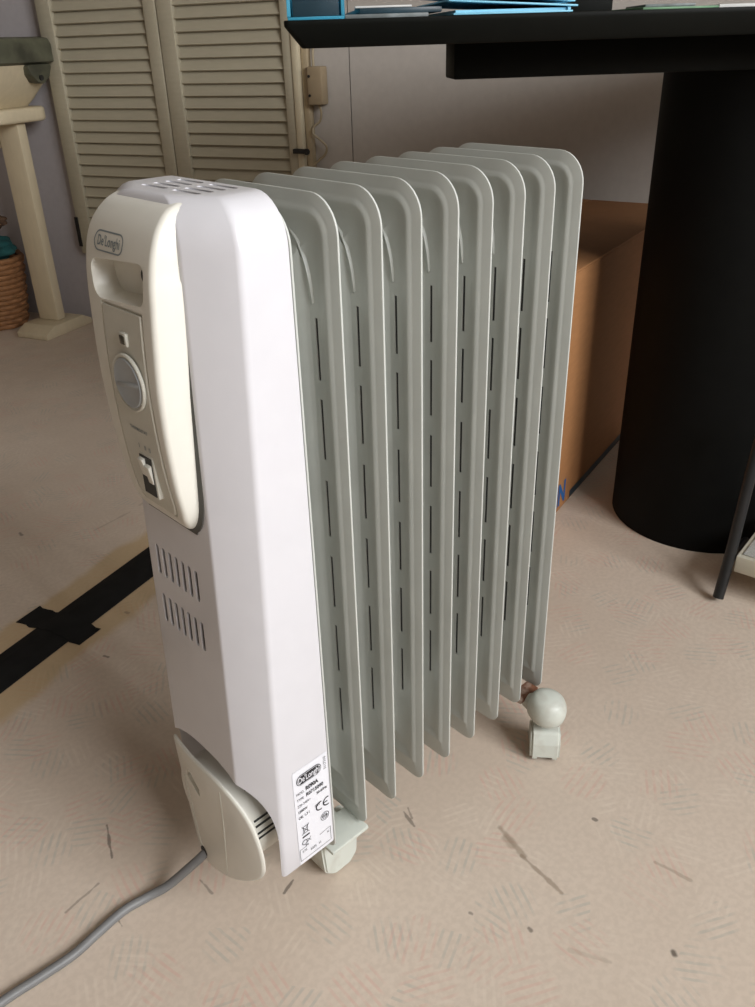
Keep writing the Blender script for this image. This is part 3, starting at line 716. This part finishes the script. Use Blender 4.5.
# ================================================================== CREAM STAND WITH TUB, FAR LEFT
STF = frame(Vector((.64, 2.0, 0)), DA)           # s along wall, m out of wall; the leg is 12 cm off the wall
sd = thing('wooden_stand', STF @ Vector((.25, 0, 0)), 'cream wooden stand with flat legs at the back wall', 'stand')
for s_ in (0.0, .62):
    B(STF).box(s_-.038, s_+.034, -.016, .016, .034, .557).build('leg', 'stand', sd, .005)
    B(STF).prism(fillet([(-.095, .0), (.095, 0), (.095, .016), (.06, .0335), (-.06, .0335), (-.095, .016)], .004, 3), lambda p, q, h: (h, p, q), s_-.062, s_+.05).build('foot', 'stand', sd, .003)
B(STF).box(.0405, .5765, -.010, .010, .495, .557).build('stretcher', 'stand', sd, .003)
tp = fillet([(-.062, -.095), (.73, -.095), (.73, .115), (-.062, .115)], .045, 8)
B(STF).prism(tp, lambda p, q, h: (p, q, h), .5575, .592).build('stand_top', 'stand', sd, .008, 3)
tb = thing('tub', STF @ Vector((.3, 0, .592)), 'cream flared tub with a dark olive lid on the wooden stand', 'tub')
lo = lambda i, z: [(x, y, z) for x, y in fillet([(-.018-i, -.075-i*.3), (.70+i, -.075-i*.3), (.70+i, .095+i*.4), (-.018-i, .095+i*.4)], .03, 6)]
B(STF).loft([lo(0, .5925), lo(.02, .61), lo(.062, .655), lo(.080, .690)]).build('tub_body', 'stand', tb)
B(STF).loft([lo(.082, .6905), lo(.092, .696), lo(.092, .735), lo(.086, .748), lo(.07, .752)]).build('tub_lid', 'olive', tb)
pk = fillet([(-.045, .6905), (.045, .6905), (.034, .668), (.014, .650), (-.006, .646), (-.030, .662)], .006, 4)
B(STF).prism(pk, lambda p, q, h: (h, p-.03, q), -.1105, -.076).build('lid_clasp', 'olive', tb, .003)
B(STF).lathe([(0, 0), (.0065, 0), (.0065, .004), (0, .004)], Matrix.Translation((-.1105, -.026, .660)) @ Matrix.Rotation(-math.pi/2, 4, 'Y'), 14).build('clasp_rivet', 'iron', tb)

# wicker basket under the stand
bc = Vector((.222, .01, 0))
bs = thing('wicker_basket', STF @ bc, 'round brown wicker basket on the floor under the cream stand', 'basket')
for k in range(14):
    z = .008+k*.0145; r = .098+.028*(k/13)**.8; n = 44; pts = []
    for j in range(n+1):
        a = 2*math.pi*j/n; rr = r+.0035*math.cos(a*11+math.pi*k)
        pts.append((bc.x+rr*math.cos(a), bc.y*0+.01+rr*math.sin(a)*.82, z))
    B(STF).tube(pts, .0078, 7).build('wicker_coil', 'wicker', bs)
B(STF).lathe([(0, .002), (.094, .002), (.094, .008), (0, .008)], Matrix.Translation((bc.x, .01, 0)) @ Matrix.Diagonal((1, .82, 1, 1)), 36).build('basket_base', 'wicker', bs)
def cloth(name, label, m_, c, rx, ry, rz, seed):
    bm = bmesh.new(); bmesh.ops.create_icosphere(bm, subdivisions=4, radius=1)
    for v in bm.verts:
        n_ = noise.noise(v.co*2.2+Vector((seed, 0, 0)))*.28+noise.noise(v.co*6+Vector((0, seed, 0)))*.09
        p = v.co*(1+n_); v.co = STF @ Vector((c[0]+p.x*rx, c[1]+p.y*ry, c[2]+p.z*rz))
    me = bpy.data.meshes.new(name); bm.to_mesh(me); bm.free()
    return tag(link(name, me, m_, None, 60), label, 'cloth')
cloth('folded_cloth', 'dark teal cloth bundled on top of the wicker basket', 'teal', (bc.x-.055, .01, .226), .078, .060, .036, 3.1)
cloth('folded_cloth', 'brown cloth bundle lying above the teal cloth in the basket', 'brown', (bc.x-.055, .005, .298), .060, .05, .024, 8.4)

# ================================================================== TAPED CABLE STRIP ON THE FLOOR
a0, a1 = Vector((-.105, .563, 0)), Vector((.178, .663, 0)); sd_ = (a1-a0).normalized(); sa = math.atan2(sd_.y, sd_.x)
SF = frame(a0, sa)
prof2 = fillet([(-.034, .0003), (.034, .0003), (.030, .0022), (.012, .0060), (-.012, .0060), (-.030, .0022)], .002, 3)
tag(B(SF).prism(prof2, lambda p, q, h: (h, p, q), -.75, 1.22).build('cable_cover', 'tape', None), 'long black tape strip over a cable running across the floor', 'tape')
q_ = [at(16, 623), at(40, 606), at(61, 613), at(103, 629), at(77, 646), at(38, 632)]
c_ = sum(q_, Vector())/6
def tape_piece():
    loc = SF.inverted(); b = B(); n = 14
    ax = ((q_[3]+q_[4])/2-(q_[0]+q_[1])/2); L_ = ax.length; ax.normalize(); wv = Vector((-ax.y, ax.x, 0)); o = (q_[0]+q_[1])/2
    top = []; bot = []
    for i in range(n+1):
        for wd in (-.021, .021):
            p = o+ax*(L_*i/n)+wv*(wd+.0015*math.sin(i*2.1+wd*90)); yy = abs((loc @ p).y)
            h = .0070 if yy < .012 else (.0070-(yy-.012)*.0042/.020 if yy < .032 else max(.0012, .0028-(yy-.032)*.25))
            top.append((p.x, p.y, h)); bot.append((p.x, p.y, h-.0007))
    fs = []
    for i in range(n):
        a = 2*i; fs += [(a, a+1, a+3, a+2), (2*n+2+a, 2*n+2+a+2, 2*n+2+a+3, 2*n+2+a+1), (a, a+2, 2*n+2+a+2, 2*n+2+a), (a+1, 2*n+2+a+1, 2*n+2+a+3, a+3)]
    fs += [(0, 2*n+2, 2*n+3, 1), (2*n, 2*n+1, 4*n+3, 4*n+2)]
    return b.add(top+bot, fs)
tag(tape_piece().build('tape_piece', 'tape', None), 'short black tape piece stuck across the long black strip', 'tape')
